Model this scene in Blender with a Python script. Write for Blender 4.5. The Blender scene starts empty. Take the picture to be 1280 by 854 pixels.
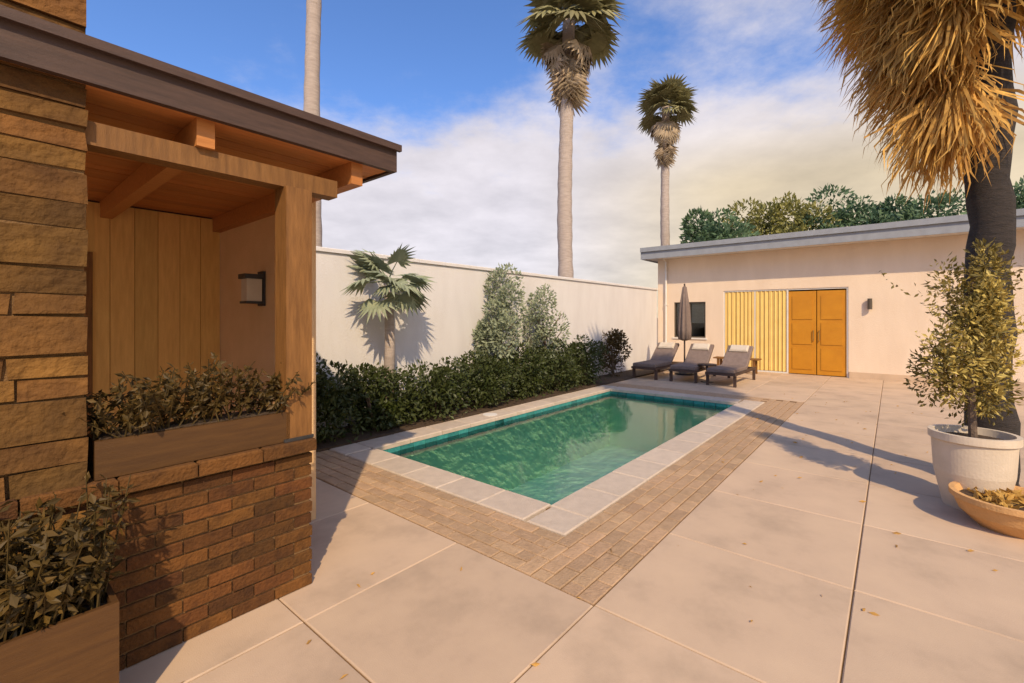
import bpy, bmesh, math, random
from mathutils import Vector, Matrix
from mathutils.noise import noise as pnoise
rnd = random.Random(7)
R = math.radians
S = bpy.context.scene
COL = S.collection
# ------------------------------------------------------------------ camera
cam = bpy.data.cameras.new('camera'); co = bpy.data.objects.new('camera', cam); COL.objects.link(co)
cam.sensor_width = 36; cam.lens = 16.0; cam.clip_end = 6000; cam.clip_start = .05
cam.shift_y = -30 / 1280
co.location = (0, 0, 1.6); co.rotation_euler = (R(90), 0, 0); S.camera = co
# ------------------------------------------------------------------ sky and sun
SUN_AZ, SUN_EL = 170.0, 41.0
w = bpy.data.worlds.new('World'); S.world = w; w.use_nodes = True
nt = w.node_tree; N = nt.nodes; L = nt.links
sk = N.new('ShaderNodeTexSky'); sk.sky_type = 'NISHITA'; sk.sun_disc = False
sk.sun_elevation = R(SUN_EL); sk.sun_rotation = R(SUN_AZ); sk.dust_density = 1.2; sk.ozone_density = 2.5
tc = N.new('ShaderNodeTexCoord')
nrm = N.new('ShaderNodeVectorMath'); nrm.operation = 'NORMALIZE'; L.new(tc.outputs['Generated'], nrm.inputs[0])
sep = N.new('ShaderNodeSeparateXYZ'); L.new(nrm.outputs[0], sep.inputs[0])
def wm(op, a, b=None, clamp=False):
    n = N.new('ShaderNodeMath'); n.operation = op; n.use_clamp = clamp
    for i, v in enumerate((a, b)):
        if v is None: continue
        if isinstance(v, (int, float)): n.inputs[i].default_value = v
        else: L.new(v, n.inputs[i])
    return n.outputs[0]
def wramp(f, a, b):
    n = N.new('ShaderNodeMapRange'); n.interpolation_type = 'SMOOTHSTEP'
    n.inputs['From Min'].default_value = a; n.inputs['From Max'].default_value = b
    L.new(f, n.inputs['Value']); return n.outputs['Result']
zz = wm('ADD', wm('MAXIMUM', sep.outputs['Z'], 0.0), .18)
px_ = wm('DIVIDE', sep.outputs['X'], zz); py_ = wm('DIVIDE', sep.outputs['Y'], zz)
cb = N.new('ShaderNodeCombineXYZ'); L.new(px_, cb.inputs[0]); L.new(py_, cb.inputs[1])
nz = N.new('ShaderNodeTexNoise'); nz.inputs['Scale'].default_value = 1.05; nz.inputs['Detail'].default_value = 8
nz.inputs['Roughness'].default_value = .62; L.new(cb.outputs[0], nz.inputs['Vector'])
dens = wm('ADD', nz.outputs['Fac'], wm('MULTIPLY', wramp(sep.outputs['Z'], .50, .24), .42))
dens = wm('ADD', dens, wm('MULTIPLY', wramp(sep.outputs['X'], -.15, .5), .13))
cl = wramp(dens, .54, .82)
mx = N.new('ShaderNodeMix'); mx.data_type = 'RGBA'
L.new(wm('MULTIPLY', cl, .92), mx.inputs[0])
skc = N.new('ShaderNodeMix'); skc.data_type = 'RGBA'; skc.blend_type = 'MULTIPLY'; skc.inputs[0].default_value = 1
L.new(sk.outputs[0], skc.inputs[6]); skc.inputs[7].default_value = (.45, .58, .79, 1)
L.new(skc.outputs[2], mx.inputs[6]); cc = N.new('ShaderNodeMix'); cc.data_type = 'RGBA'
L.new(wm('MULTIPLY', wramp(sep.outputs['X'], .0, .45), wramp(sep.outputs['Z'], .40, .24)), cc.inputs[0])
cc.inputs[6].default_value = (3.1, 2.86, 2.92, 1); cc.inputs[7].default_value = (3.05, 2.45, 1.55, 1)
nz2 = N.new('ShaderNodeTexNoise'); nz2.inputs['Scale'].default_value = 1.9; nz2.inputs['Detail'].default_value = 9; nz2.inputs['Roughness'].default_value = .6
L.new(cb.outputs[0], nz2.inputs['Vector'])
sh = N.new('ShaderNodeMix'); sh.data_type = 'RGBA'; sh.blend_type = 'MULTIPLY'; sh.inputs[0].default_value = 1
mr_ = N.new('ShaderNodeMapRange'); mr_.inputs['From Min'].default_value = .3; mr_.inputs['From Max'].default_value = .7; mr_.inputs['To Min'].default_value = .80; mr_.inputs['To Max'].default_value = 1.12
L.new(nz2.outputs['Fac'], mr_.inputs['Value']); L.new(cc.outputs[2], sh.inputs[6]); L.new(mr_.outputs[0], sh.inputs[7])
L.new(sh.outputs[2], mx.inputs[7])
L.new(mx.outputs[2], N['Background'].inputs[0]); N['Background'].inputs[1].default_value = .13
sl = bpy.data.lights.new('sun', 'SUN'); so = bpy.data.objects.new('sun', sl); COL.objects.link(so)
sl.energy = 2.05; sl.angle = R(.8); sl.color = (1.0, .77, .49)
sd = Vector((math.sin(R(SUN_AZ)) * math.cos(R(SUN_EL)), math.cos(R(SUN_AZ)) * math.cos(R(SUN_EL)), math.sin(R(SUN_EL))))
so.rotation_euler = sd.to_track_quat('Z', 'Y').to_euler()
S.view_settings.view_transform = 'Standard'; S.view_settings.look = 'None'
S.view_settings.exposure = 1.12; S.view_settings.gamma = 1
S.cycles.max_bounces = 8; S.cycles.transparent_max_bounces = 16
S.cycles.use_denoising = True
# ------------------------------------------------------------------ plan frame: a runs along the pool, b across it
P0 = Vector((.34, 3.83, 0)); ANG = math.atan2(.767, .641)
U = Vector((math.cos(ANG), math.sin(ANG), 0)); V = Vector((-U.y, U.x, 0))
def W(a, b, z=0): return P0 + U * a + V * b + Vector((0, 0, z))
# ------------------------------------------------------------------ materials
def pm(name, c1, c2=None, scale=6, rough=.8, bump=.0, bscale=60, jitter=0.0, stretch=(1, 1, 1), metal=0, spec=.4, detail=6, c3=None, transl=0):
    m = bpy.data.materials.new(name); m.use_nodes = True
    t = m.node_tree; n = t.nodes; l = t.links; b = n['Principled BSDF']
    b.inputs['Roughness'].default_value = rough; b.inputs['Metallic'].default_value = metal
    b.inputs['Specular IOR Level'].default_value = spec
    g = n.new('ShaderNodeTexCoord'); mp = n.new('ShaderNodeMapping'); mp.inputs['Scale'].default_value = stretch
    oi = n.new('ShaderNodeObjectInfo')
    ad = n.new('ShaderNodeVectorMath'); ad.operation = 'ADD'
    l.new(g.outputs['Object'], ad.inputs[0])
    cx = n.new('ShaderNodeCombineXYZ'); mu = n.new('ShaderNodeMath'); mu.operation = 'MULTIPLY'; mu.inputs[1].default_value = 37
    l.new(oi.outputs['Random'], mu.inputs[0]); l.new(mu.outputs[0], cx.inputs[0]); l.new(mu.outputs[0], cx.inputs[1])
    l.new(cx.outputs[0], ad.inputs[1]); l.new(ad.outputs[0], mp.inputs['Vector'])
    no = n.new('ShaderNodeTexNoise'); no.inputs['Scale'].default_value = scale; no.inputs['Detail'].default_value = detail
    no.inputs['Roughness'].default_value = .62
    l.new(mp.outputs[0], no.inputs['Vector'])
    rp = n.new('ShaderNodeValToRGB'); rp.color_ramp.elements[0].position = .32; rp.color_ramp.elements[1].position = .68
    rp.color_ramp.elements[0].color = (*(c2 or c1), 1); rp.color_ramp.elements[1].color = (*c1, 1)
    if c3:
        e = rp.color_ramp.elements.new(.5); e.color = (*c3, 1)
    l.new(no.outputs['Fac'], rp.inputs[0])
    out = rp.outputs[0]
    if jitter:
        h = n.new('ShaderNodeHueSaturation'); mr = n.new('ShaderNodeMapRange')
        mr.inputs['To Min'].default_value = 1 - jitter; mr.inputs['To Max'].default_value = 1 + jitter
        l.new(oi.outputs['Random'], mr.inputs['Value']); l.new(mr.outputs[0], h.inputs['Value'])
        mr2 = n.new('ShaderNodeMapRange'); mr2.inputs['To Min'].default_value = .5 - jitter * .018; mr2.inputs['To Max'].default_value = .5 + jitter * .018
        fr_ = n.new('ShaderNodeMath'); fr_.operation = 'FRACT'; l.new(mu.outputs[0], fr_.inputs[0]); l.new(fr_.outputs[0], mr2.inputs['Value']); l.new(mr2.outputs[0], h.inputs['Hue'])
        l.new(out, h.inputs['Color']); out = h.outputs[0]
    l.new(out, b.inputs['Base Color'])
    if bump:
        nb = n.new('ShaderNodeTexNoise'); nb.inputs['Scale'].default_value = bscale; nb.inputs['Detail'].default_value = 5
        l.new(mp.outputs[0], nb.inputs['Vector'])
        bp = n.new('ShaderNodeBump'); bp.inputs['Strength'].default_value = bump; bp.inputs['Distance'].default_value = .02
        l.new(nb.outputs['Fac'], bp.inputs['Height']); l.new(bp.outputs[0], b.inputs['Normal'])
    if transl:
        tr = n.new('ShaderNodeBsdfTranslucent'); l.new(out, tr.inputs[0]); ms = n.new('ShaderNodeMixShader')
        ms.inputs[0].default_value = transl; l.new(b.outputs[0], ms.inputs[1]); l.new(tr.outputs[0], ms.inputs[2])
        l.new(ms.outputs[0], n['Material Output'].inputs[0])
    return m
M = dict(
    sand=pm('sandy_ground', (.36, .28, .20), (.26, .20, .14), 3, .95, .5, 40),
    slab=pm('concrete', (.56, .41, .275), (.41, .30, .205), 1.6, .8, .14, 170, .06, c3=(.515, .375, .255), detail=14),
    brickt=pm('tan_brick', (.46, .305, .18), (.36, .235, .135), 14, .85, .5, 60, .13),
    coping=pm('pale_stone', (.56, .46, .36), (.47, .385, .30), 9, .65, .3, 70, .06),
    plaster=pm('pool_plaster', (.54, .86, .60), (.48, .81, .55), 2.5, .7),
    tile=pm('glazed_tile', (.05, .27, .24), (.03, .18, .19), 30, .15, 0, 1, .25, spec=.6),
    brickr=pm('red_brown_brick', (.125, .047, .009), (.065, .024, .005), 14, .9, .6, 60, .38, c3=(.10, .038, .007)),
    mortar=pm('mortar', (.22, .125, .05), (.16, .09, .035), 30, .95, .4, 120),
    stone=pm('brown_stone', (.20, .095, .020), (.10, .045, .010), 6, .92, .9, 28, .42, detail=9, c3=(.14, .066, .014)),
    woodc=pm('ceiling_wood', (.56, .225, .065), (.43, .165, .045), 5, .55, .15, 60, .14, (1, 9, 9)),
    woodd=pm('dark_wood', (.085, .05, .038), (.05, .03, .024), 5, .6, .2, 60, .1, (1, 9, 9)),
    woodp=pm('post_wood', (.25, .115, .03), (.15, .065, .015), 5, .6, .25, 60, .1, (9, 9, 1)),
    brownp=pm('brown_paint', (.10, .045, .010), (.07, .03, .007), 5, .6, .2, 60, .1, (1, 9, 9)),
    woodw=pm('wall_boards', (.80, .50, .16), (.68, .40, .12), 4, .6, .2, 60, .12, (9, 9, 1)),
    stuccot=pm('tan_stucco', (.80, .53, .28), (.72, .47, .24), 3, .9, .5, 130),
    stuccog=pm('grey_pink_stucco', (.70, .675, .66), (.63, .60, .585), 2.4, .92, .45, 120, 0, (1, 1, .3)),
    stuccop=pm('peach_stucco', (.80, .645, .49), (.73, .58, .435), 2.2, .9, .4, 120, 0, (1, 1, .3)),
    fascia=pm('grey_blue_paint', (.30, .32, .35), (.25, .265, .29), 5, .5, .1, 60),
    orange=pm('orange_paint', (.56, .24, .012), (.49, .20, .010), 3, .45, .08, 40),
    yellow=pm('yellow_linen', (.80, .56, .19), (.73, .50, .16), 3, .9, .2, 80, .06),
    frame=pm('bronze_frame', (.09, .07, .05), None, 5, .4),
    dark=pm('dark_metal', (.045, .043, .045), (.03, .03, .03), 9, .45, .1, 90),
    brass=pm('brass', (.55, .38, .14), None, 5, .3, metal=1),
    canvas=pm('grey_brown_canvas', (.22, .165, .14), (.17, .125, .105), 10, .9, .3, 160, .08),
    cream=pm('cream_canvas', (.60, .52, .42), (.52, .45, .36), 10, .9, .3, 160),
    wicker=pm('wicker', (.11, .055, .02), (.06, .03, .011), 40, .7, .6, 90),
    bark=pm('palm_bark', (.50, .42, .37), (.34, .28, .24), 5, .9, .6, 30, 0, (1, 1, 6)),
    barkd=pm('dark_palm_bark', (.050, .040, .036), (.026, .022, .021), 6, .92, .8, 30, 0, (1, 1, 6)),
    twig=pm('tree_bark', (.17, .12, .085), (.10, .07, .05), 8, .9, .6, 40),
    palmg=pm('palm_leaf', (.32, .29, .14), (.21, .20, .09), 6, .55, transl=.2, jitter=.25),
    palmd=pm('dry_palm_leaf', (.46, .36, .24), (.33, .25, .16), 6, .8, transl=.15, jitter=.25),
    gold=pm('golden_dry_leaf', (.70, .41, .10), (.40, .225, .06), 9, .8, transl=.25, jitter=.32),
    hedge=pm('hedge_leaf', (.058, .078, .012), (.028, .045, .008), 5, .5, transl=.18, c3=(.05, .062, .016)),
    sage=pm('sage_leaf', (.33, .36, .23), (.23, .27, .17), 5, .6, transl=.2),
    treeg=pm('tree_leaf', (.13, .20, .085), (.065, .13, .08), 1.6, .55, transl=.22),
    treey=pm('sunlit_tinted_leaf', (.33, .30, .08), (.17, .18, .055), 1.6, .55, transl=.25),  # sunlight on the treetops put into a yellower leaf colour
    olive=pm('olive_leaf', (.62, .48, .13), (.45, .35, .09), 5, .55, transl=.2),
    shade=pm('brown_green_leaf', (.085, .052, .010), (.05, .032, .006), 7, .6, transl=.15),  # brown green leaf colour for the planters and a small shrub
    brownleaf2=pm('russet_leaf', (.13, .075, .014), (.08, .05, .010), 7, .55, transl=.2),
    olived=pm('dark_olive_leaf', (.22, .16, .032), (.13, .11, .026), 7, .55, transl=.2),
    terra=pm('terracotta', (.62, .35, .14), (.52, .29, .11), 8, .8, .3, 60),
    floort=pm('floor_terracotta', (.60, .38, .19), (.52, .32, .15), 4, .6, .2, 60),
    glaze=pm('pale_glazed_clay', (.64, .54, .42), (.56, .47, .36), 6, .5, .15, 50),
    soil=pm('soil', (.085, .055, .03), (.05, .03, .018), 20, .95, .8, 60),
    white=pm('white_paint', (.72, .68, .62), (.66, .62, .56), 4, .6, .1, 60),
)
def glass(name, tint, rough=.02):
    m = bpy.data.materials.new(name); m.use_nodes = True; n = m.node_tree.nodes; l = m.node_tree.links
    n.remove(n['Principled BSDF'])
    t = n.new('ShaderNodeBsdfTransparent'); t.inputs[0].default_value = (*tint, 1)
    g = n.new('ShaderNodeBsdfGlossy'); g.inputs['Roughness'].default_value = rough
    f = n.new('ShaderNodeFresnel'); f.inputs[0].default_value = 1.45; x = n.new('ShaderNodeMixShader')
    l.new(f.outputs[0], x.inputs[0]); l.new(t.outputs[0], x.inputs[1]); l.new(g.outputs[0], x.inputs[2])
    l.new(x.outputs[0], n['Material Output'].inputs[0]); return m, n, l, g, f
M['glass'] = glass('window_glass', (.85, .88, .86))[0]
wmat, n_, l_, g_, f_ = glass('pool_water', (.86, .97, .90), .03); M['water'] = wmat
f_.inputs[0].default_value = 1.33
tx = n_.new('ShaderNodeTexCoord'); wn = n_.new('ShaderNodeTexNoise'); wn.inputs['Scale'].default_value = 7.0; wn.inputs['Detail'].default_value = 4
bp = n_.new('ShaderNodeBump'); bp.inputs['Strength'].default_value = .08; bp.inputs['Distance'].default_value = .03
l_.new(tx.outputs['Object'], wn.inputs['Vector']); l_.new(wn.outputs['Fac'], bp.inputs['Height'])
l_.new(bp.outputs[0], g_.inputs['Normal']); l_.new(bp.outputs[0], f_.inputs['Normal'])
# ------------------------------------------------------------------ mesh builder
class MB:
    def __init__(s): s.v = []; s.f = []
    def add(s, vs, fs):
        k = len(s.v); s.v += [tuple(p) for p in vs]; s.f += [tuple(i + k for i in f) for f in fs]; return s
    def box(s, x0, x1, y0, y1, z0, z1, ch=0, jig=0):
        if ch:
            c = ch
            vs = [(x0, y0, z0), (x1, y0, z0), (x1, y1, z0), (x0, y1, z0), (x0, y0, z1 - c), (x1, y0, z1 - c), (x1, y1, z1 - c), (x0, y1, z1 - c),
                  (x0 + c, y0 + c, z1), (x1 - c, y0 + c, z1), (x1 - c, y1 - c, z1), (x0 + c, y1 - c, z1)]
            fs = [(3, 2, 1, 0)] + [(i, (i + 1) % 4, 4 + (i + 1) % 4, 4 + i) for i in range(4)] + [(4 + i, 4 + (i + 1) % 4, 8 + (i + 1) % 4, 8 + i) for i in range(4)] + [(8, 9, 10, 11)]
        else:
            vs = [(x, y, z) for z in (z0, z1) for x, y in ((x0, y0), (x1, y0), (x1, y1), (x0, y1))]
            fs = [(3, 2, 1, 0), (4, 5, 6, 7), (0, 1, 5, 4), (1, 2, 6, 5), (2, 3, 7, 6), (3, 0, 4, 7)]
        if jig: vs = [tuple(q + rnd.uniform(-jig, jig) for q in p) for p in vs]
        return s.add(vs, fs)
    def tube(s, pts, rad, n=8, cap=True):
        pts = [Vector(p) for p in pts]; rings = []
        for i, p in enumerate(pts):
            d = (pts[min(i + 1, len(pts) - 1)] - pts[max(i - 1, 0)]).normalized()
            x = d.orthogonal().normalized() if abs(d.z) < .95 else Vector((1, 0, 0)); x = (x - d * x.dot(d)).normalized(); y = d.cross(x)
            r = rad[i] if isinstance(rad, (list, tuple)) else rad
            rings.append([p + (x * math.cos(2 * math.pi * k / n) + y * math.sin(2 * math.pi * k / n)) * r for k in range(n)])
        vs = [q for r in rings for q in r]
        fs = [(i * n + k, i * n + (k + 1) % n, (i + 1) * n + (k + 1) % n, (i + 1) * n + k) for i in range(len(pts) - 1) for k in range(n)]
        if cap: fs += [tuple(range(n - 1, -1, -1)), tuple((len(pts) - 1) * n + k for k in range(n))]
        return s.add(vs, fs)
    def lathe(s, prof, n=28):
        vs = [(r * math.cos(2 * math.pi * k / n), r * math.sin(2 * math.pi * k / n), z) for r, z in prof for k in range(n)]
        fs = [(i * n + k, i * n + (k + 1) % n, (i + 1) * n + (k + 1) % n, (i + 1) * n + k) for i in range(len(prof) - 1) for k in range(n)]
        return s.add(vs, fs)
    def build(s, name, m, parent=None, loc=None, rz=0, smooth=False, **props):
        me = bpy.data.meshes.new(name); me.from_pydata(s.v, [], s.f); me.materials.append(M[m]); me.update()
        if smooth: me.polygons.foreach_set('use_smooth', [True] * len(me.polygons))
        o = bpy.data.objects.new(name, me); COL.objects.link(o)
        if parent: o.parent = parent
        if loc is not None: o.location = loc
        o.rotation_euler = (0, 0, rz)
        for k, v in props.items(): o[k] = v
        return o
def thing(name, label, cat, a, b, z=0, rz=0, group=None):
    o = bpy.data.objects.new(name, None); COL.objects.link(o); o.empty_display_size = .1
    o.location = W(a, b, z); o.rotation_euler = (0, 0, ANG + rz); o['label'] = label; o['category'] = cat
    if group: o['group'] = group
    return o
def inst(name, me, parent, loc, rot=(0, 0, 0), sc=(1, 1, 1), **props):
    o = bpy.data.objects.new(name, me); COL.objects.link(o); o.parent = parent
    o.location = loc; o.rotation_euler = rot; o.scale = sc
    for k, v in props.items(): o[k] = v
    return o
def dup(root, loc, rz, label=None):
    r = root.copy(); COL.objects.link(r); r.location = loc; r.rotation_euler = (0, 0, rz)
    if label: r['label'] = label
    for ch in list(root.children):
        c = ch.copy(); COL.objects.link(c); c.parent = r
        for g in ch.children:
            d = g.copy(); COL.objects.link(d); d.parent = c
    return r
def mesh_of(mb, name, m):
    me = bpy.data.meshes.new(name); me.from_pydata(mb.v, [], mb.f); me.materials.append(M[m]); me.update(); return me
def leaf(mb, p, size, d=None, wid=.45, up=.3):
    d = d or Vector((rnd.gauss(0, 1), rnd.gauss(0, 1), rnd.gauss(0, .8) + up)); d = d.normalized()
    x = d.cross(Vector((rnd.gauss(0, 1), rnd.gauss(0, 1), rnd.gauss(0, 1)))).normalized(); nn = d.cross(x)
    s = size * rnd.uniform(.6, 1.3); m = p + d * s * .5 + nn * s * .08
    mb.add([p, m + x * s * wid * .5, p + d * s, m - x * s * wid * .5], [(0, 1, 2, 3)])
def cloud(mb, c, r, n, size, clumps=10, wid=.45, flat=1.0, shell=.55):
    c = Vector(c); r = Vector(r); cs = []
    for _ in range(clumps):
        d = Vector((rnd.gauss(0, 1), rnd.gauss(0, 1), rnd.gauss(0, 1))).normalized() * rnd.uniform(.35, .85)
        cs.append((c + Vector((d.x * r.x, d.y * r.y, d.z * r.z)), rnd.uniform(.28, .5)))
    for i in range(n):
        q, k = cs[i % clumps]
        d = Vector((rnd.gauss(0, 1), rnd.gauss(0, 1), rnd.gauss(0, 1))).normalized()
        t = rnd.uniform(shell, 1.05) ** .6
        p = q + Vector((d.x * r.x, d.y * r.y, d.z * r.z * flat)) * k * t
        leaf(mb, p, size, (d + Vector((rnd.gauss(0, .6), rnd.gauss(0, .6), rnd.gauss(.1, .6)))), wid)
# ------------------------------------------------------------------ ground, deck and pool
PL, PW = 6.07, 2.66                       # pool length and width
g = MB(); B = 1500
def ring(mb, a0, a1, b0, b1, A0, A1, B0, B1, z):
    mb.add([(A0, B0, z), (A1, B0, z), (A1, B1, z), (A0, B1, z), (a0, b0, z), (a1, b0, z), (a1, b1, z), (a0, b1, z)],
           [(0, 1, 5, 4), (1, 2, 6, 5), (2, 3, 7, 6), (3, 0, 4, 7)])
ring(g, -.05, PL + .05, -.05, PW + .05, -B, B, -B, B, -.045)
ground = g.build('ground', 'sand', None, P0, ANG, kind='structure')
deck = bpy.data.objects.new('pool_deck', None); COL.objects.link(deck); deck.location = P0; deck.rotation_euler = (0, 0, ANG); deck['kind'] = 'structure'
BR, CP = .92, .36                          # brick band and coping widths
slabs = {}
def slab(a0, a1, b0, b1):
    k = (round(a1 - a0, 3), round(b1 - b0, 3))
    if k not in slabs:
        slabs[k] = mesh_of(MB().box(-k[0] / 2 + .0035, k[0] / 2 - .0035, -k[1] / 2 + .0035, k[1] / 2 - .0035, -.05, 0, .006), 'slab', 'slab')
    inst('slab', slabs[k], deck, ((a0 + a1) / 2, (b0 + b1) / 2, rnd.uniform(-.0015, .0015)), (rnd.uniform(-.001, .001), rnd.uniform(-.001, .001), 0))
ST = 1.1
for i in range(-7, 12):
    a0 = -BR + i * ST
    for j in range(-6, 4):
        b0 = -BR + j * ST
        if j >= 0 and i >= 0 and a0 < PL + BR - .01: continue
        if i > 11 or (j < -3 and a0 > 3.4): continue
        if j < -4 and i < -5: continue
        slab(a0, a0 + ST, b0, b0 + ST)
a_end = -BR + 8 * ST                       # 7.88: the far end strip was skipped up to here
for j in range(0, 4):
    b0 = -BR + j * ST
    slab(PL + BR, a_end, b0, b0 + ST)
jf = MB(); ring(jf, -BR, PL + BR, -BR, PW + BR + .35, -8, 11.8, -3.16, 3.4, -.009)
jf.build('joint_filler', 'mortar', deck)
pool = bpy.data.objects.new('swimming_pool', None); COL.objects.link(pool); pool.location = P0; pool.rotation_euler = (0, 0, ANG); pool['kind'] = 'structure'
D = 1.25
ba = MB().add([(0, 0, -D), (PL, 0, -D), (PL, PW, -D), (0, PW, -D), (0, 0, -.19), (PL, 0, -.19), (PL, PW, -.19), (0, PW, -.19)],
              [(0, 1, 2, 3), (0, 4, 5, 1), (1, 5, 6, 2), (2, 6, 7, 3), (3, 7, 4, 0)])
ba.box(.0, .9, .0, PW, -D + .002, -.75); ba.box(0, .45, 0, PW, -.75, -.42)
ba.build('basin', 'plaster', pool)
wt = MB(); nx, ny = 60, 28
wt.add([(PL * i / nx, PW * j / ny, -.10 + .0012 * pnoise(Vector((PL * i / nx * 2.6, PW * j / ny * 2.6, 3)))) for j in range(ny + 1) for i in range(nx + 1)],
       [(j * (nx + 1) + i, j * (nx + 1) + i + 1, (j + 1) * (nx + 1) + i + 1, (j + 1) * (nx + 1) + i) for j in range(ny) for i in range(nx)])
wt.build('water', 'water', pool, smooth=True)
tl = mesh_of(MB().box(-.098, .098, -.012, .012, -.16, 0), 'tile', 'tile')
MB().lathe([(0, 0), (.11, 0), (.11, .012), (0, .015)], 20).build('drain', 'white', pool, (3.1, 1.33, -D + .002))
MB().box(2.2, 2.42, PW - .02, PW - .0005, -.15, -.03).build('skimmer_mouth', 'dark', pool)
MB().lathe([(0, .0), (.12, .0), (.12, .021), (0, .022)], 24).build('skimmer_lid', 'white', pool, (2.31, PW + .18, .0))
gb = MB()
for i in range(30):
    x = PL * (i + .5) / 30
    inst('tile', tl, pool, (x, PW - .008, -.025)); inst('tile', tl, pool, (x, .008, -.025))
for j in range(13):
    y = PW * (j + .5) / 13
    inst('tile', tl, pool, (PL - .008, y, -.025), (0, 0, R(90))); inst('tile', tl, pool, (.008, y, -.025), (0, 0, R(90)))
gb.box(-.05, 0, -.05, PW + .05, -.19, -.005); gb.box(PL, PL + .05, -.05, PW + .05, -.19, -.005)
gb.box(0, PL, -.05, 0, -.19, -.005); gb.box(0, PL, PW, PW + .05, -.19, -.005); gb.build('bond_beam', 'mortar', pool)
cpm = {}
def coping(x0, x1, y0, y1):
    k = (round(x1 - x0, 3), round(y1 - y0, 3))
    if k not in cpm: cpm[k] = mesh_of(MB().box(-k[0] / 2 + .004, k[0] / 2 - .004, -k[1] / 2 + .004, k[1] / 2 - .004, -.04, .016, .010), 'coping_stone', 'coping')
    inst('coping_stone', cpm[k], pool, ((x0 + x1) / 2, (y0 + y1) / 2, rnd.uniform(-.001, .001)))
n = 11; s = PL / n
for i in range(n): coping(i * s, (i + 1) * s, -CP, .03); coping(i * s, (i + 1) * s, PW - .03, PW + CP)
n = 5; s = PW / n
for i in range(n): coping(-CP, .03, i * s + (.03 if i == 0 else 0), (i + 1) * s - (.03 if i == n - 1 else 0)); coping(PL - .03, PL + CP, i * s + (.03 if i == 0 else 0), (i + 1) * s - (.03 if i == n - 1 else 0))
for x0, x1 in ((-CP, 0), (PL, PL + CP)):
    for y0, y1 in ((-CP, 0), (PW, PW + CP)):
        coping(x0, x1, y0, y1)
# tan brick band round the coping; nearest bricks as parts, the far ones joined
band = bpy.data.objects.new('brick_paving', None); COL.objects.link(band); band.location = P0; band.rotation_euler = (0, 0, ANG); band['kind'] = 'structure'
bm_a = mesh_of(MB().box(-.108, .108, -.052, .052, -.05, .004, .005), 'brick', 'brickt'); far = MB(); nb_ = 0
def brick(x, y, along, half=False):
    global nb_
    p = W(x, y)
    if p.y < 7.2 and nb_ < 298 and p.y > 1.2:
        nb_ += 1
        inst('brick', bm_a, band, (x, y, rnd.uniform(-.002, .002)), (rnd.uniform(-.006, .006), rnd.uniform(-.006, .006), (0 if along else R(90)) + rnd.uniform(-.008, .008)), (.49 if half else 1, 1, 1))
    else:
        hl_ = .053 if half else .108; h = (hl_, .052) if along else (.052, hl_); z = rnd.uniform(-.002, .002)
        far.box(x - h[0], x + h[0], y - h[1], y + h[1], -.05, z + .004, .005)
inner, outer = CP, BR
rows = 5; rw = (outer - inner) / rows
for r in range(rows):
    y = -inner - (r + .5) * rw
    if r % 2: brick(-outer + .054, y, True, True)
    x = -outer + .11 + (r % 2) * .11
    while x < PL + outer - .1: brick(x, y, True); x += .224
for r in range(rows):
    x = -inner - (r + .5) * rw
    if r % 2: brick(x, -inner + .054, False, True)
    y = -inner + .11 + (r % 2) * .11
    while y < PW + .9: brick(x, y, False); y += .224
    x = PL + inner + (r + .5) * rw
    y = -inner + .11 + (r % 2) * .11
    while y < PW + .9:
        brick(x, y, False); y += .224
far.build('brick_course', 'brickt', band, kind='stuff')
MB().box(-BR, -CP, -BR, PW + .95, -.044, -.006).box(PL + CP, PL + BR, -BR, PW + .95, -.044, -.006).box(-CP, PL + CP, -BR, -CP, -.044, -.006).build('mortar_bed', 'mortar', band)
# planting bed behind the pool
MB().box(-1.3, 11.7, PW + CP + .01, 3.86, -.04, .03).build('planting_bed', 'soil', None, P0, ANG, kind='structure')
# ------------------------------------------------------------------ veranda house on the left
HA, HB = -1.83, .48                        # front corner of the veranda
hs = thing('veranda_house', 'brown veranda house with wooden ceiling, low brick front wall and dark flat roof edge', 'house', HA, HB)
ZC = 2.56
MB().box(-6, .53, -.03, 6, ZC + .10, ZC + .20).build('roof', 'woodd', hs)
fb = MB(); fb.box(-6, .56, -.07, -.031, ZC + .035, ZC + .21).box(.531, .56, -.031, 6, ZC + .035, ZC + .21); fb.build('fascia', 'woodd', hs)
MB().box(-6, .58, -.10, -.071, ZC + .175, ZC + .218).build('drip_edge', 'woodd', hs)
pk = mesh_of(MB().box(-3.1, 3.1, -.059, .059, 0, .02), 'ceiling_plank', 'woodc')
y = .04
while y < 2.75: inst('ceiling_plank', pk, hs, (-2.58, y, ZC + .045 + rnd.uniform(0, .004))); y += .125
bmj = mesh_of(MB().box(-.04, .04, 0, 2.62, 0, .14), 'beam', 'woodc')
for x in (.30, -.55, -1.40, -2.25, -3.1): inst('beam', bmj, hs, (x, 0, ZC - .095))
MB().box(-4.2, .18, .03, .14, ZC - .20, ZC - .096).build('header_beam', 'woodp', hs)
MB().box(-.15, 0, .0, .15, .86, ZC - .20, 0).build('post', 'woodp', hs)
MB().box(-.165, .006, -.012, .165, .883, .90).build('post_base', 'dark', hs)
MB().box(-3.8, -.01, .012, .205, -.04, .80).build('wall_core', 'mortar', hs)
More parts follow.
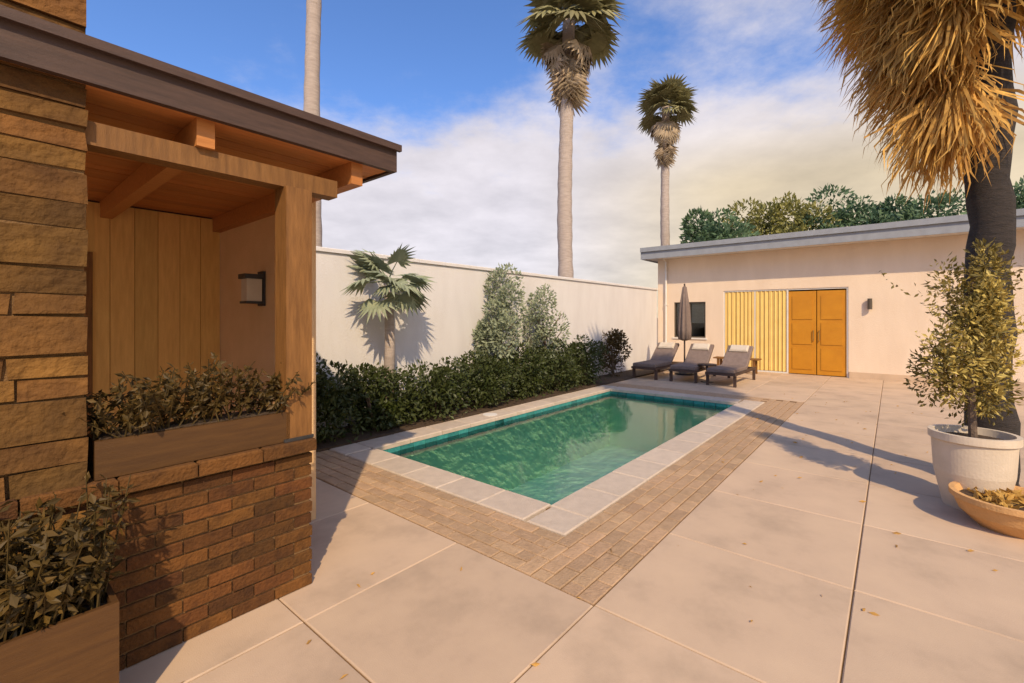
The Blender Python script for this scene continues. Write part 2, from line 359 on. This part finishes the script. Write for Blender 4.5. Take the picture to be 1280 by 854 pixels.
# low brick wall: each brick on the seen faces
brm = mesh_of(MB().box(-.105, .105, -.05, .05, -.03, .03, .004), 'brick', 'brickr'); k = 0
for c in range(11):
    z = .036 + c * .0725; x = -.105 - (c % 2) * .1075
    if c % 2: inst('brick', brm, hs, (-.05, .05 + .06, z), (0, 0, R(90)), (.97, 1, 1)); 
    else: inst('brick', brm, hs, (-.055, .165, z), (0, 0, 0), (.5, 1, 1))
    while x > -2.55:
        inst('brick', brm, hs, (x - (0.002 if c % 2 else 0), .05 + rnd.uniform(-.004, .002), z), (0, rnd.uniform(-.006, .006), rnd.uniform(-.01, .01))); x -= .217
cap = mesh_of(MB().box(-.148, .148, -.15, .15, 0, .07, .008), 'cap_stone', 'brickr')
x = -.14
while x > -3.4: inst('cap_stone', cap, hs, (x, .11, .812 + rnd.uniform(-.001, .001)), (0, 0, rnd.uniform(-.006, .006))); x -= .302
MB().box(-6, 0, .22, .84, -.045, .03).box(-6, .33, .84, 2.6, -.045, .03).build('floor', 'floort', hs)
# end wall and back wall
MB().box(.33, .45, .84, 2.6, .0, ZC + .04).build('end_wall', 'stuccot', hs)
bd = mesh_of(MB().box(-.083, .083, -.012, .012, .03, ZC + .03), 'wall_board', 'woodw')
MB().box(-6, .33, 2.615, 2.75, 0, ZC + .09).build('back_wall', 'woodd', hs)
x = .24
while x > -5.6:
    if not (-1.62 < x < -.66): inst('wall_board', bd, hs, (x, 2.6 + rnd.uniform(-.002, .002), 0))
    x -= .17
bd2 = mesh_of(MB().box(-.083, .083, -.012, .012, 2.16, ZC + .03), 'wall_board', 'woodw')
for i in range(6): inst('wall_board', bd2, hs, (-.71 - .17 * i, 2.6, 0))
dr = MB().box(-1.56, -.72, 2.585, 2.612, .04, 2.10).build('door', 'woodw', hs)
for z0, z1 in ((.2, .95), (1.08, 1.95)):
    for x0, x1 in ((-1.47, -1.18), (-1.10, -.81)): MB().box(x0, x1, 2.572, 2.5845, z0, z1, .0).build('door_panel', 'stuccot', dr)
MB().tube([(-.80, 2.55, 1.02), (-.80, 2.583, 1.02)], .02).build('handle', 'brass', dr)
fr = MB().box(-1.64, -1.565, 2.57, 2.612, .03, 2.16).box(-.715, -.64, 2.57, 2.612, .03, 2.16).box(-1.565, -.715, 2.57, 2.612, 2.105, 2.16); fr.build('door_frame', 'woodp', hs)
MB().box(-6, .45, 2.76, 5.9, 0, ZC + .09).build('house_body', 'stuccot', hs)
# stone pier at the near end of the veranda
pr = MB(); st = {}
pier_a, pier_b, pw = -.99, .01, .55       # local to the house; right front edge
MB().box(pier_a - pw + .03, pier_a - .012, pier_b + .006, pier_b + pw, -.04, 3.55).build('pier_core', 'mortar', hs)
z = 0.0; c = 0
while z < 3.5:
    h = rnd.choice((.09, .11, .14, .17)); x = pier_a; cut = pier_a - pw * rnd.uniform(.35, .65)
    for x1, x0 in ((x, cut), (cut, pier_a - pw)):
        MB().box(x0 + .006, x1 - .006, pier_b - .012 + rnd.uniform(-.012, .012), pier_b + .16, z + .006, z + h - .006, 0, .006).build('stone', 'stone', hs)
    yc = pier_b + .16
    while yc < pier_b + pw - .02:
        d = min(rnd.uniform(.18, .3), pier_b + pw - yc)
        MB().box(pier_a - .16, pier_a + .004 + rnd.uniform(-.012, .012), yc + .008, yc + d - .004, z + .006, z + h - .006, 0, .006).build('stone', 'stone', hs); yc += d
    z += h
# ------------------------------------------------------------------ things in the veranda
so_ = thing('wicker_sofa', 'dark wicker sofa with brown cushions inside the veranda behind the low brick wall', 'sofa', HA - 2.2, HB + .95, .03)
MB().box(-.95, .95, 0, .8, .12, .38).build('seat_base', 'wicker', so_); MB().box(-.95, .95, .68, .8, .38, .84).build('backrest', 'wicker', so_)
for x in (-.95, .83): MB().box(x, x + .12, 0, .68, .38, .62).build('armrest', 'wicker', so_)
for x in (-.82, .01): MB().box(x, x + .8, .02, .66, .38, .52, .03).build('seat_cushion', 'canvas', so_)
for x, y in ((-.9, .05), (.84, .05), (-.9, .7), (.84, .7)): MB().box(x, x + .06, y, y + .06, 0, .12).build('leg', 'woodd', so_)
def trough(a, name, label, n, hh, lf, size=.10):
    t = thing(name, label, 'planter', a, HB + .11, .885)
    MB().box(-.42, .42, -.11, .11, 0, .17).build('trough', 'brownp', t)
    MB().box(-.40, .40, -.09, .09, .171, .175).build('soil', 'soil', t)
    f = MB(); f2 = MB()
    for i in range(n):
        x = rnd.uniform(-.42, .42); p = Vector((x, rnd.uniform(-.1, .1), .17)); h = hh * rnd.uniform(.5, 1) * (1 - .35 * abs(x) / .4)
        q = p + Vector((rnd.gauss(0, .10), rnd.gauss(-.03, .08), h)); f.tube([p, p.lerp(q, .5), q], [.004, .003, .002], 4)
        for kk in range(26):
            leaf(f if kk % 3 else f2, p.lerp(q, rnd.uniform(.2, 1)), size, None, .42, -.1)
    f.build('foliage', lf, t); f2.build('foliage', 'brownleaf2', t)
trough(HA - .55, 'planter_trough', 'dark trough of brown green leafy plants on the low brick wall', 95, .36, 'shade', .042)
ln = thing('wall_lantern', 'small dark wall lantern on the tan end wall of the veranda', 'lantern', HA + .33, HB + 1.55, 1.72)
MB().box(-.02, -.001, -.06, .06, -.02, .28).build('back_plate', 'dark', ln)
MB().box(-.15, -.03, -.06, .06, .02, .21).build('glass_body', 'glaze', ln)
MB().box(-.17, -.021, -.075, .075, .211, .25).build('lantern_cap', 'dark', ln); MB().box(-.16, -.021, -.07, .07, 0, .019).build('lantern_base', 'dark', ln)
# ------------------------------------------------------------------ garden wall behind the pool
gw = thing('garden_wall', 'pale grey pink stucco garden wall behind the dark hedge', 'wall', -1.3, 3.92)
MB().box(0, 13.1, 0, .2, -.04, 2.52).build('wall_body', 'stuccog', gw)
cm = mesh_of(MB().box(-.297, .297, -.13, .13, 0, .06, .01), 'coping_tile', 'stuccog')
for i in range(22): inst('coping_tile', cm, gw, (.3 + i * .6, .1, 2.523))
# ------------------------------------------------------------------ flat roofed building at the far end
FA = 11.85
bl = thing('flat_roofed_building', 'peach stucco flat roofed building with yellow drapes and orange doors', 'building', FA, 0)
H = 3.55
wl = MB()
def wbox(b0, b1, z0, z1): wl.box(0, .22, b0, b1, z0, z1)
wbox(-8, -1.30, -.04, H); wbox(-1.30, 1.82, 2.42, H); wbox(1.82, 2.35, -.04, H); wbox(2.35, 3.35, -.04, .95); wbox(2.35, 3.35, 2.1, H); wbox(3.35, 3.9, -.04, H)
wl.build('front_wall', 'stuccop', bl)
MB().box(.22, 5, -8, -7.8, -.04, H).box(.22, 5, 3.7, 3.9, -.04, H).box(5, 5.2, -8, 3.9, -.04, H).build('side_walls', 'stuccop', bl)
MB().box(-.55, 5.4, -8.3, 4.2, H + .02, H + .28).build('roof', 'white', bl)
MB().box(-.60, -.551, -8.3, 4.2, H - .02, H + .36).box(-.6, 5.4, 4.201, 4.25, H - .02, H + .36).build('fascia', 'fascia', bl)
sf = mesh_of(MB().box(-.53, 0, -.297, .297, 0, .015), 'soffit_panel', 'white')
for i in range(20): inst('soffit_panel', sf, bl, (0, -7.9 + i * .6, H + .002))
MB().box(.4, 4.9, -7.7, 3.6, -.03, .0).build('floor', 'slab', bl)
for k, (b0, b1) in enumerate(((-1.26, -.60), (-.58, .08))):
    d = MB().box(.05, .10, b0, b1, .02, 2.34).build('door', 'orange', bl)
    for z0, z1 in ((.15, .75), (.85, 1.45), (1.55, 2.2)): MB().box(.035, .0498, b0 + .09, b1 - .09, z0, z1).build('door_panel', 'orange', d)
    yh = b1 - .06 if k == 0 else b0 + .06
    MB().tube([(.0, yh, .95), (.0, yh, 1.25)], .012).box(.0, .05, yh - .008, yh + .008, .96, .975).box(.0, .05, yh - .008, yh + .008, 1.225, 1.24).build('handle', 'brass', d)
MB().box(.02, .14, -1.30, -1.262, 0, 2.42).box(.02, .14, .085, .125, 0, 2.38).box(.02, .14, 1.78, 1.82, 0, 2.42).box(.02, .14, -1.262, 1.78, 2.38, 2.42).box(.02, .14, .125, 1.78, .0, .04).box(.03, .13, .93, .96, .04, 2.38).build('door_frame', 'white', bl)
for b0, b1 in ((.125, .93), (.96, 1.78)):
    MB().box(.075, .083, b0, b1, .04, 2.38).build('pane', 'glass', bl)
cu = MB(); nn = 220
for i in range(nn + 1):
    y = .13 + 1.64 * i / nn; x = .035 + .016 * math.sin(i * .42 + .8 * math.sin(i * .05)) + .008 * math.sin(i * .93)
    cu.v += [(x, y, .05), (x * .8 + .01, y, 2.377)]
cu.f = [(2 * i, 2 * i + 2, 2 * i + 3, 2 * i + 1) for i in range(nn)]
cu.build('curtain', 'yellow', bl, smooth=True)
wf = MB().box(.03, .15, 2.35, 2.39, .95, 2.1).box(.03, .15, 3.31, 3.35, .95, 2.1).box(.03, .15, 2.39, 3.31, .95, .99).box(.03, .15, 2.39, 3.31, 2.06, 2.1).box(.04, .14, 2.835, 2.865, .99, 2.06).build('window', 'frame', bl)
for b0, b1 in ((2.39, 2.835), (2.865, 3.31)): MB().box(.085, .092, b0, b1, .99, 2.06).build('pane', 'glass', wf)
sl_ = mesh_of(MB().box(-.004, .004, -.45, .45, 0, .042), 'blind_slat', 'cream')
for i in range(14): inst('blind_slat', sl_, wf, (.125, 2.85, 1.42 + i * .046), (0, R(25), 0))
MB().box(-.03, .03, 2.30, 3.40, .90, .949).build('window_sill', 'white', bl)
lm = thing('wall_lamp', 'small bronze cylinder lamp on the peach wall right of the orange doors', 'lamp', FA - .001, -1.75, 1.95)
MB().box(-.02, 0, -.05, .05, -.08, .08).build('back_plate', 'frame', lm); MB().tube([(-.08, 0, -.14), (-.08, 0, .14)], .05, 12).build('lamp_body', 'frame', lm)
MB().box(-.035, -.002, -8, -1.32, -.04, .16).build('plinth', 'slab', bl); MB().box(-.035, -.002, 1.84, 3.9, -.04, .16).build('plinth', 'slab', bl)
MB().tube([(-.06, 3.6, .05), (-.06, 3.6, H - .12), (-.3, 3.6, H - .02)], .035, 10).build('downpipe', 'white', bl)
for z in (.7, 2.0, 3.1): MB().box(-.10, -.001, 3.555, 3.645, z, z + .03).build('pipe_bracket', 'white', bl)
MB().box(-.655, -.60, -8.3, 4.25, H + .22, H + .362).build('gutter', 'fascia', bl)
# bench and pots by the doors
bn = thing('garden_bench', 'low brown wooden bench in front of the yellow drapes', 'bench', FA - .75, 1.25)
for i in range(4): MB().box(-.2 + i * .105, -.105 + i * .105, -.6, .6, .40, .435).build('slat', 'woodp', bn)
for y in (-.5, .44):
    MB().box(-.18, -.12, y, y + .06, 0, .40).build('leg', 'woodp', bn); MB().box(.12, .18, y, y + .06, 0, .40).build('leg', 'woodp', bn)
# ------------------------------------------------------------------ loungers at the far end of the pool
def lounger(label, a, b, rz):
    t = thing('sun_lounger', label, 'sun lounger', a, b, 0, rz, 'sun loungers at the far end of the pool')
    f = MB().box(-.95, .95, -.33, -.27, .26, .32).box(-.95, .95, .27, .33, .26, .32).box(-.95, -.89, -.27, .27, .26, .32).box(.89, .95, -.27, .27, .26, .32)
    f.build('frame', 'woodd', t)
    for x in (-.88, .82):
        for y in (-.33, .27): MB().box(x, x + .06, y, y + .06, 0, .26).build('leg', 'woodd', t)
    sm = mesh_of(MB().box(-.04, .04, -.268, .268, 0, .02), 'slat', 'woodd')
    for i in range(12): inst('slat', sm, t, (-.82 + i * .1, 0, .30))
    MB().box(-.92, .22, -.30, .30, .325, .41, .02).build('cushion', 'canvas', t)
    bk = MB().box(0, .78, -.30, .30, 0, .085, .02).build('back_cushion', 'canvas', t, (.22, 0, .335)); bk.rotation_euler = (0, -R(38), 0)
    pl = MB().box(.5, .74, -.22, .22, .086, .15, .03).build('pillow', 'cream', bk)
    return t
l0 = lounger('sun lounger nearest the garden wall at the far end of the pool', 9.0, 2.75, 0)
dup(l0, W(9.05, 1.80), ANG + .03, 'middle sun lounger of the row at the far end of the pool')
dup(l0, W(8.95, .85), ANG - .02, 'sun lounger nearest the orange doors at the far end of the pool')
um = thing('closed_umbrella', 'folded brown umbrella standing between the loungers', 'umbrella', 9.75, 2.28)
MB().lathe([(.0, 0), (.26, 0), (.26, .05), (.05, .08), (.03, .2), (0, .2)], 20).build('base', 'dark', um); MB().tube([(0, 0, .1), (0, 0, 2.55)], .022, 10).build('pole', 'woodd', um)
cn = MB(); prf = [(.05, .95), (.15, 1.0), (.16, 1.3), (.12, 1.9), (.05, 2.45), (.0, 2.5)]; nn = 32
cn.add([(r * (1 + .22 * math.cos(8 * 2 * math.pi * k / nn)) * math.cos(2 * math.pi * k / nn), r * (1 + .22 * math.cos(8 * 2 * math.pi * k / nn)) * math.sin(2 * math.pi * k / nn), z) for r, z in prf for k in range(nn)],
       [(i * nn + k, i * nn + (k + 1) % nn, (i + 1) * nn + (k + 1) % nn, (i + 1) * nn + k) for i in range(len(prf) - 1) for k in range(nn)]); cn.build('canopy', 'canvas', um, smooth=True)
stb = thing('side_table', 'small round dark table between two loungers', 'table', 8.6, 1.33)
MB().lathe([(0, .42), (.22, .42), (.22, .45), (0, .45)], 24).build('table_top', 'woodd', stb); MB().tube([(0, 0, .02), (0, 0, .42)], .025).build('stem', 'dark', stb); MB().lathe([(0, 0), (.15, 0), (.15, .02), (0, .02)], 20).build('base', 'dark', stb)
# ------------------------------------------------------------------ hedge and plants behind the pool
hl = ['darkest hedge shrub beside the end of the veranda', 'second hedge shrub along the garden wall from the veranda', 'low dark green hedge shrub below the grey green fan palm',
      'dense hedge shrub halfway along the far pool edge', 'round hedge shrub in front of the grey green bushes', 'bright topped hedge shrub just left of the first palm trunk', 'last hedge shrub of the row, nearest the loungers']
for i in range(7):
    a = -.55 + i * 1.12
    h = .86 + .05 * i * .6 + rnd.uniform(-.04, .06)
    t = thing('hedge_shrub', hl[i], 'shrub', a, 3.42, .02, 0, 'hedge shrubs along the garden wall')
    f = MB(); cloud(f, (0, 0, h * .53), (.70, .46, h * .58), 3600, .075, 16, .5)
    for _ in range(900): leaf(f, Vector((rnd.uniform(-.62, .62), rnd.uniform(-.4, .4), rnd.uniform(.03, h * .9))), .08)
    f.build('foliage', 'hedge', t)
    sm = MB()
    for _ in range(6):
        q = (rnd.uniform(-.35, .35), rnd.uniform(-.2, .2), h * .6); sm.tube([(q[0] * .3, q[1] * .3, 0), q], [.018, .008], 5)
    sm.build('stem', 'twig', t)
def bushy(name, label, cat, a, b, h, r, leafm, n=3500, size=.11, group=None, z0=.35, clumps=14, seed=1, trunk=.05):
    t = thing(name, label, cat, a, b, 0, 0, group)
    f = MB(); cloud(f, (0, 0, h * (1 + z0) / 2), (r, r, h * (1 - z0) / 2), n, size, clumps); 
    f.build('crown', leafm, t)
    k = MB(); k.tube([(0, 0, 0), (.03 * h, 0, h * z0), (0, .02 * h, h * .62)], [trunk, trunk * .8, trunk * .4], 8)
    for i in range(7):
        an = i * 2.4; p = Vector((.02 * h, .01, h * (z0 * .8 + .05 * i)))
        k.tube([p, p + Vector((math.cos(an) * r * .35, math.sin(an) * r * .35, h * .13)), p + Vector((math.cos(an) * r * .65, math.sin(an) * r * .65, h * .22))], [trunk * .5, trunk * .35, trunk * .15], 6)
    k.build('trunk', 'twig', t); return t
def fan_mesh(name, m, Rr, pet, ns=20, spread=115, droop=.25):
    mb = MB(); mb.tube([(0, 0, 0), (pet * .5, 0, .03 * pet), (pet, 0, 0)], [.014, .010, .007], 5)
    for i in range(ns):
        an = R(-spread + 2 * spread * i / (ns - 1)); L_ = Rr * (.72 + .28 * math.cos(an * .6)) * rnd.uniform(.9, 1.05)
        d = Vector((math.cos(an), math.sin(an), 0)); s_ = Vector((-d.y, d.x, 0)); wd = Rr * .085
        o = Vector((pet, 0, 0)); q = o + d * L_ * .55; e = o + d * L_ + Vector((0, 0, -droop * L_ * rnd.uniform(.6, 1.5)))
        mb.add([o, q + s_ * wd, q + Vector((0, 0, .02)), q - s_ * wd, e], [(0, 1, 2), (0, 2, 3), (1, 4, 2), (2, 4, 3)])
    return mesh_of(mb, name, m)
def place_frond(me, t, z, az, el, roll=0, sc=1, name='frond'):
    o = bpy.data.objects.new(name, me); COL.objects.link(o); o.parent = t
    o.rotation_mode = 'XYZ'; o.location = (0, 0, z); o.scale = (sc, sc, sc)
    o.rotation_euler = (Matrix.Rotation(az, 3, 'Z') @ Matrix.Rotation(-el, 3, 'Y') @ Matrix.Rotation(roll, 3, 'X')).to_euler(); return o
FG = [fan_mesh('frond', 'palmg', .95, .75) for _ in range(3)]
FD = [fan_mesh('dead_frond', 'palmd', .8, .6, 14, 60, .35) for _ in range(3)]
def palm(label, X, Y, h, rt, sc, nf, nd, group, bark='bark', skirt=1.6):
    t = thing('fan_palm', label, 'palm tree', 0, 0, 0, 0, group); t.location = (X, Y, 0)
    pts = []; rad = []; ns = 40
    lean = rnd.uniform(-.25, .25)
    for i in range(ns + 1):
        k = i / ns; pts.append((lean * k * k + .05 * math.sin(k * 7 + X) * k * (1 - k) * 4, .1 * math.sin(k * 3), h * k)); rad.append(rt * (1.35 - .45 * min(1, k * 6)) * (1 - .25 * k) * (1 + (.05 if i % 2 else -.02) + .09 * pnoise(Vector((X, h, i * .33)))))
    MB().tube(pts, rad, 12).build('trunk', bark, t, smooth=True)
    for i in range(nf):
        el = R(rnd.uniform(-25, 80)) ; o = place_frond(rnd.choice(FG), t, h - .15 + rnd.uniform(-.25, .1), i * 2.39996 + rnd.uniform(-.2, .2), el, rnd.uniform(-.4, .4), sc * rnd.uniform(.85, 1.1)); o.location.x += lean
    for i in range(nd):
        k = rnd.random(); o = place_frond(rnd.choice(FD), t, h - .3 - k * skirt, i * 2.39996, R(-45 - 38 * min(1, k * 1.6) + rnd.uniform(-8, 8)), rnd.uniform(-.6, .6), sc * rnd.uniform(.8, 1.05), 'dead_frond'); o.location.x += lean
    return t
GP = 'tall fan palms beyond the garden walls'
palm('tall fan palm with its crown cut by the top of the photo, above the hedge', 1.72, 14.0, 10.9, .27, 1.05, 46, 60, GP, skirt=1.3)
palm('smaller looking fan palm with its whole crown visible right of the first palm', 7.2, 21.0, 11.3, .25, .88, 36, 54, GP, skirt=1.5)
palm('bare grey palm trunk rising above the dark roof of the veranda house', -4.7, 10.9, 13.5, .22, 1.0, 30, 30, GP)
# small fan palm and bushes before the garden wall
sp = thing('young_fan_palm', 'young grey green fan palm rising above the hedge against the pale wall', 'palm tree', .9, 3.62)
MB().tube([(0, 0, 0), (.03, .0, 1.2), (.0, 0, 2.15)], [.10, .075, .06], 10).build('trunk', 'bark', sp, smooth=True)
FS = fan_mesh('frond', 'sage', .40, .40, 16, 110, .2)
for i in range(26): place_frond(FS, sp, 2.1 + rnd.uniform(-.08, .08), i * 2.4, R(rnd.uniform(-45, 75)), rnd.uniform(-.5, .5), rnd.uniform(.8, 1.05))
bushy('tall_shrub', 'tall grey green shrub behind the hedge, left of the first palm trunk', 'shrub', 3.35, 3.58, 2.55, .62, 'sage', 4200, .085, 'tall shrubs before the garden wall', .22)
bushy('tall_shrub', 'loose grey green shrub close to the first palm trunk behind the hedge', 'shrub', 4.85, 3.58, 2.5, .6, 'sage', 2600, .085, 'tall shrubs before the garden wall', .25)
bushy('tall_shrub', 'small brown green shrub by the loungers against the garden wall', 'shrub', 7.9, 3.55, 1.3, .45, 'shade', 2200, .08, 'tall shrubs before the garden wall', .12)
# trees behind the flat roofed building
GT = 'leafy trees behind the flat roofed building'
for lab, X, Y, h, r, lf in (
    ('darkest green tree behind the left end of the flat roof', 8.9, 19.6, 6.3, 1.7, 'treeg'),
    ('tree with sunlit yellow green put into its leaf colour behind the middle of the flat roof', 11.9, 20.5, 7.3, 2.0, 'treey'),
    ('green tree right of the yellow green one behind the roof', 14.2, 19.2, 6.7, 2.0, 'treeg'),
    ('broad green tree left of the foreground palm behind the roof', 16.3, 18.6, 6.8, 2.1, 'treeg'),
    ('far green tree beyond the right end of the flat roof, behind the dark palm trunk', 18.9, 17.0, 6.6, 2.0, 'treeg')):
    t = bushy('leafy_tree', lab, 'tree', 0, 0, h, r, lf, 9000, .22, GT, .34, 18, trunk=.16); t.location = (X, Y, 0)
# ------------------------------------------------------------------ golden palm, shrub and bowl at the right
fp = thing('skirted_fan_palm', 'dark trunked fan palm with a golden skirt of dry fronds at the upper right', 'palm tree', 0, 0); fp.location = (4.53, 4.32, 0)
pts = [(.02 * math.sin(i), .02 * math.cos(i * 1.3), 6.2 * i / 30) for i in range(31)]
MB().tube(pts, [.165 * (1.25 - .3 * min(1, i / 5)) * (1 + (.06 if i % 2 else -.03)) for i in range(31)], 14).build('trunk', 'barkd', fp, smooth=True)
# the nearest palm
def dry_mesh():
    mb = MB(); mb.tube([(0, 0, 0), (.4, 0, .03), (.75, 0, 0)], [.016, .011, .007], 5)
    for i in range(52):
        an = R(rnd.gauss(0, 24)); L_ = rnd.uniform(.55, 1.0); d = Vector((math.cos(an), math.sin(an), rnd.gauss(0, .12))); s_ = Vector((-d.y, d.x, rnd.gauss(0, .5))).normalized()
        o = Vector((.72, 0, 0)); wd = rnd.uniform(.006, .017)
        q = o + d * L_ * .45 + Vector((0, 0, rnd.gauss(0, .03))); e = o + d * L_ * .8 + Vector((rnd.gauss(.02, .02), rnd.gauss(0, .025), rnd.gauss(-.02, .03))); t_ = e + Vector((rnd.uniform(.08, .2), rnd.gauss(0, .04), rnd.gauss(-.02, .03)))
        mb.add([o, q + s_ * wd, q - s_ * wd, e + s_ * wd * .6, e - s_ * wd * .6, t_], [(0, 1, 2), (2, 1, 3, 4), (4, 3, 5)])
    return mesh_of(mb, 'dead_frond', 'gold')
FGD = [dry_mesh() for _ in range(6)]
FGG = [fan_mesh('frond', 'palmg', 1.0, 1.0) for _ in range(2)]
for i in range(296):
    azw = rnd.uniform(0, 2 * math.pi)                 # world direction of the frond
    left = .5 - .5 * math.cos(azw)                    # 1 towards -x
    zmin = 5.8 - 1.75 * left ** 10
    z = zmin + (6.15 - zmin) * rnd.random(); k = (z - 3.0) / 3.0
    el = -86 + 34 * max(0, k) ** 1.2 + rnd.uniform(-5, 8)
    o = place_frond(FGD[i % 6], fp, z, azw - ANG, R(el), rnd.uniform(-.9, .9), rnd.uniform(.8, 1.1), 'dead_frond')
    o.location.x += math.cos(azw - ANG) * .17; o.location.y += math.sin(azw - ANG) * .17
for i in range(34): place_frond(FGG[i % 2], fp, 6.1, i * 2.4, R(rnd.uniform(0, 75)), 0, rnd.uniform(.9, 1.1))
ps = thing('potted_shrub', 'tall olive green shrub in a pale pot beneath the golden palm', 'potted plant', 0, 0); ps.location = (3.90, 3.85, 0)
MB().lathe([(0, 0), (.19, 0), (.25, .30), (.265, .56), (.285, .57), (.285, .63), (.25, .63), (.24, .57), (0, .57)], 72).build('pot', 'glaze', ps)
MB().lathe([(0, .572), (.238, .572)], 24).build('soil', 'soil', ps)
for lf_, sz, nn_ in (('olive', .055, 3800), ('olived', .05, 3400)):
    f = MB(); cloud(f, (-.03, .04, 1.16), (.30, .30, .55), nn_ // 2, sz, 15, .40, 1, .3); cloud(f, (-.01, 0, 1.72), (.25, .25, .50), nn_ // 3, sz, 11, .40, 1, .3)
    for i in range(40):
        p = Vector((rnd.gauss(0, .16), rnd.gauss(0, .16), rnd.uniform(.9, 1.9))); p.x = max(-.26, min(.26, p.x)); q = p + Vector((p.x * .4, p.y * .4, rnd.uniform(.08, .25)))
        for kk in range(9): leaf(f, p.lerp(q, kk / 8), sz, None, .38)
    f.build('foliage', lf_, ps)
k = MB(); k.tube([(0, 0, .56), (-.02, .02, 1.2), (.02, 0, 2.0)], [.03, .024, .01], 7)
for i in range(9): k.tube([(0, 0, .75 + i * .12), (math.cos(i * 2.4) * .2, math.sin(i * 2.4) * .2, .95 + i * .12)], [.012, .005], 5)
k.build('stem', 'twig', ps)
bw = thing('terracotta_bowl', 'wide low terracotta bowl on the deck in front of the pale pot', 'planter', 0, 0); bw.location = (3.80, 3.45, 0)
MB().lathe([(0, 0), (.20, 0), (.30, .10), (.34, .20), (.355, .20), (.355, .24), (.32, .24), (.30, .19), (0, .19)], 72).build('bowl', 'terra', bw)
MB().lathe([(0, .192), (.30, .192)], 24).build('soil', 'soil', bw)
f = MB()
for i in range(26):
    p = Vector((rnd.uniform(-.2, .2), rnd.uniform(-.2, .2), .19))
    for kk in range(9):
        d = Vector((math.cos(kk * .7 + i), math.sin(kk * .7 + i), rnd.uniform(.2, 1.0))); leaf(f, p, .09, d, .4)
f.build('succulent', 'gold', bw)

dp = thing('box_planter', 'dark box planter of brown leaved plants at the foot of the stone pier', 'planter', 0, 0); dp.location = W(HA - 1.17, HB - .24)
for x0, x1, y0, y1 in ((-.22, .22, -.14, -.12), (-.22, .22, .12, .14), (-.22, -.20, -.12, .12), (.20, .22, -.12, .12)): MB().box(x0, x1, y0, y1, 0, .50).build('side_panel', 'brownp', dp)
MB().box(-.2, .2, -.12, .12, .44, .46).build('soil', 'soil', dp)
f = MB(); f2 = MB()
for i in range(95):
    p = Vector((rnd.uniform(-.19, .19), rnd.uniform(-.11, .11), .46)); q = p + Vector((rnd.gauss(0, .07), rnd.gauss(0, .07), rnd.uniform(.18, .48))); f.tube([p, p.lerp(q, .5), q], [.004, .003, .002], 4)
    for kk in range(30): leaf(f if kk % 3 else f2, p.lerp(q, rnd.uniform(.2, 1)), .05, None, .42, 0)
f.build('foliage', 'shade', dp); f2.build('foliage', 'brownleaf2', dp)

lt = MB()
for i in range(150):
    a = rnd.uniform(-4.5, 8); b = rnd.uniform(-3.6, .3)
    if -.5 < a < PL + .5 and b > -.5: continue
    q = W(a, b, .006 + rnd.uniform(0, .004)); an = rnd.uniform(0, 6.28); leaf(lt, q, rnd.uniform(.025, .06), Vector((math.cos(an), math.sin(an), rnd.uniform(-.02, .15))), .35)
lt.build('leaf_litter', 'gold', kind='stuff')
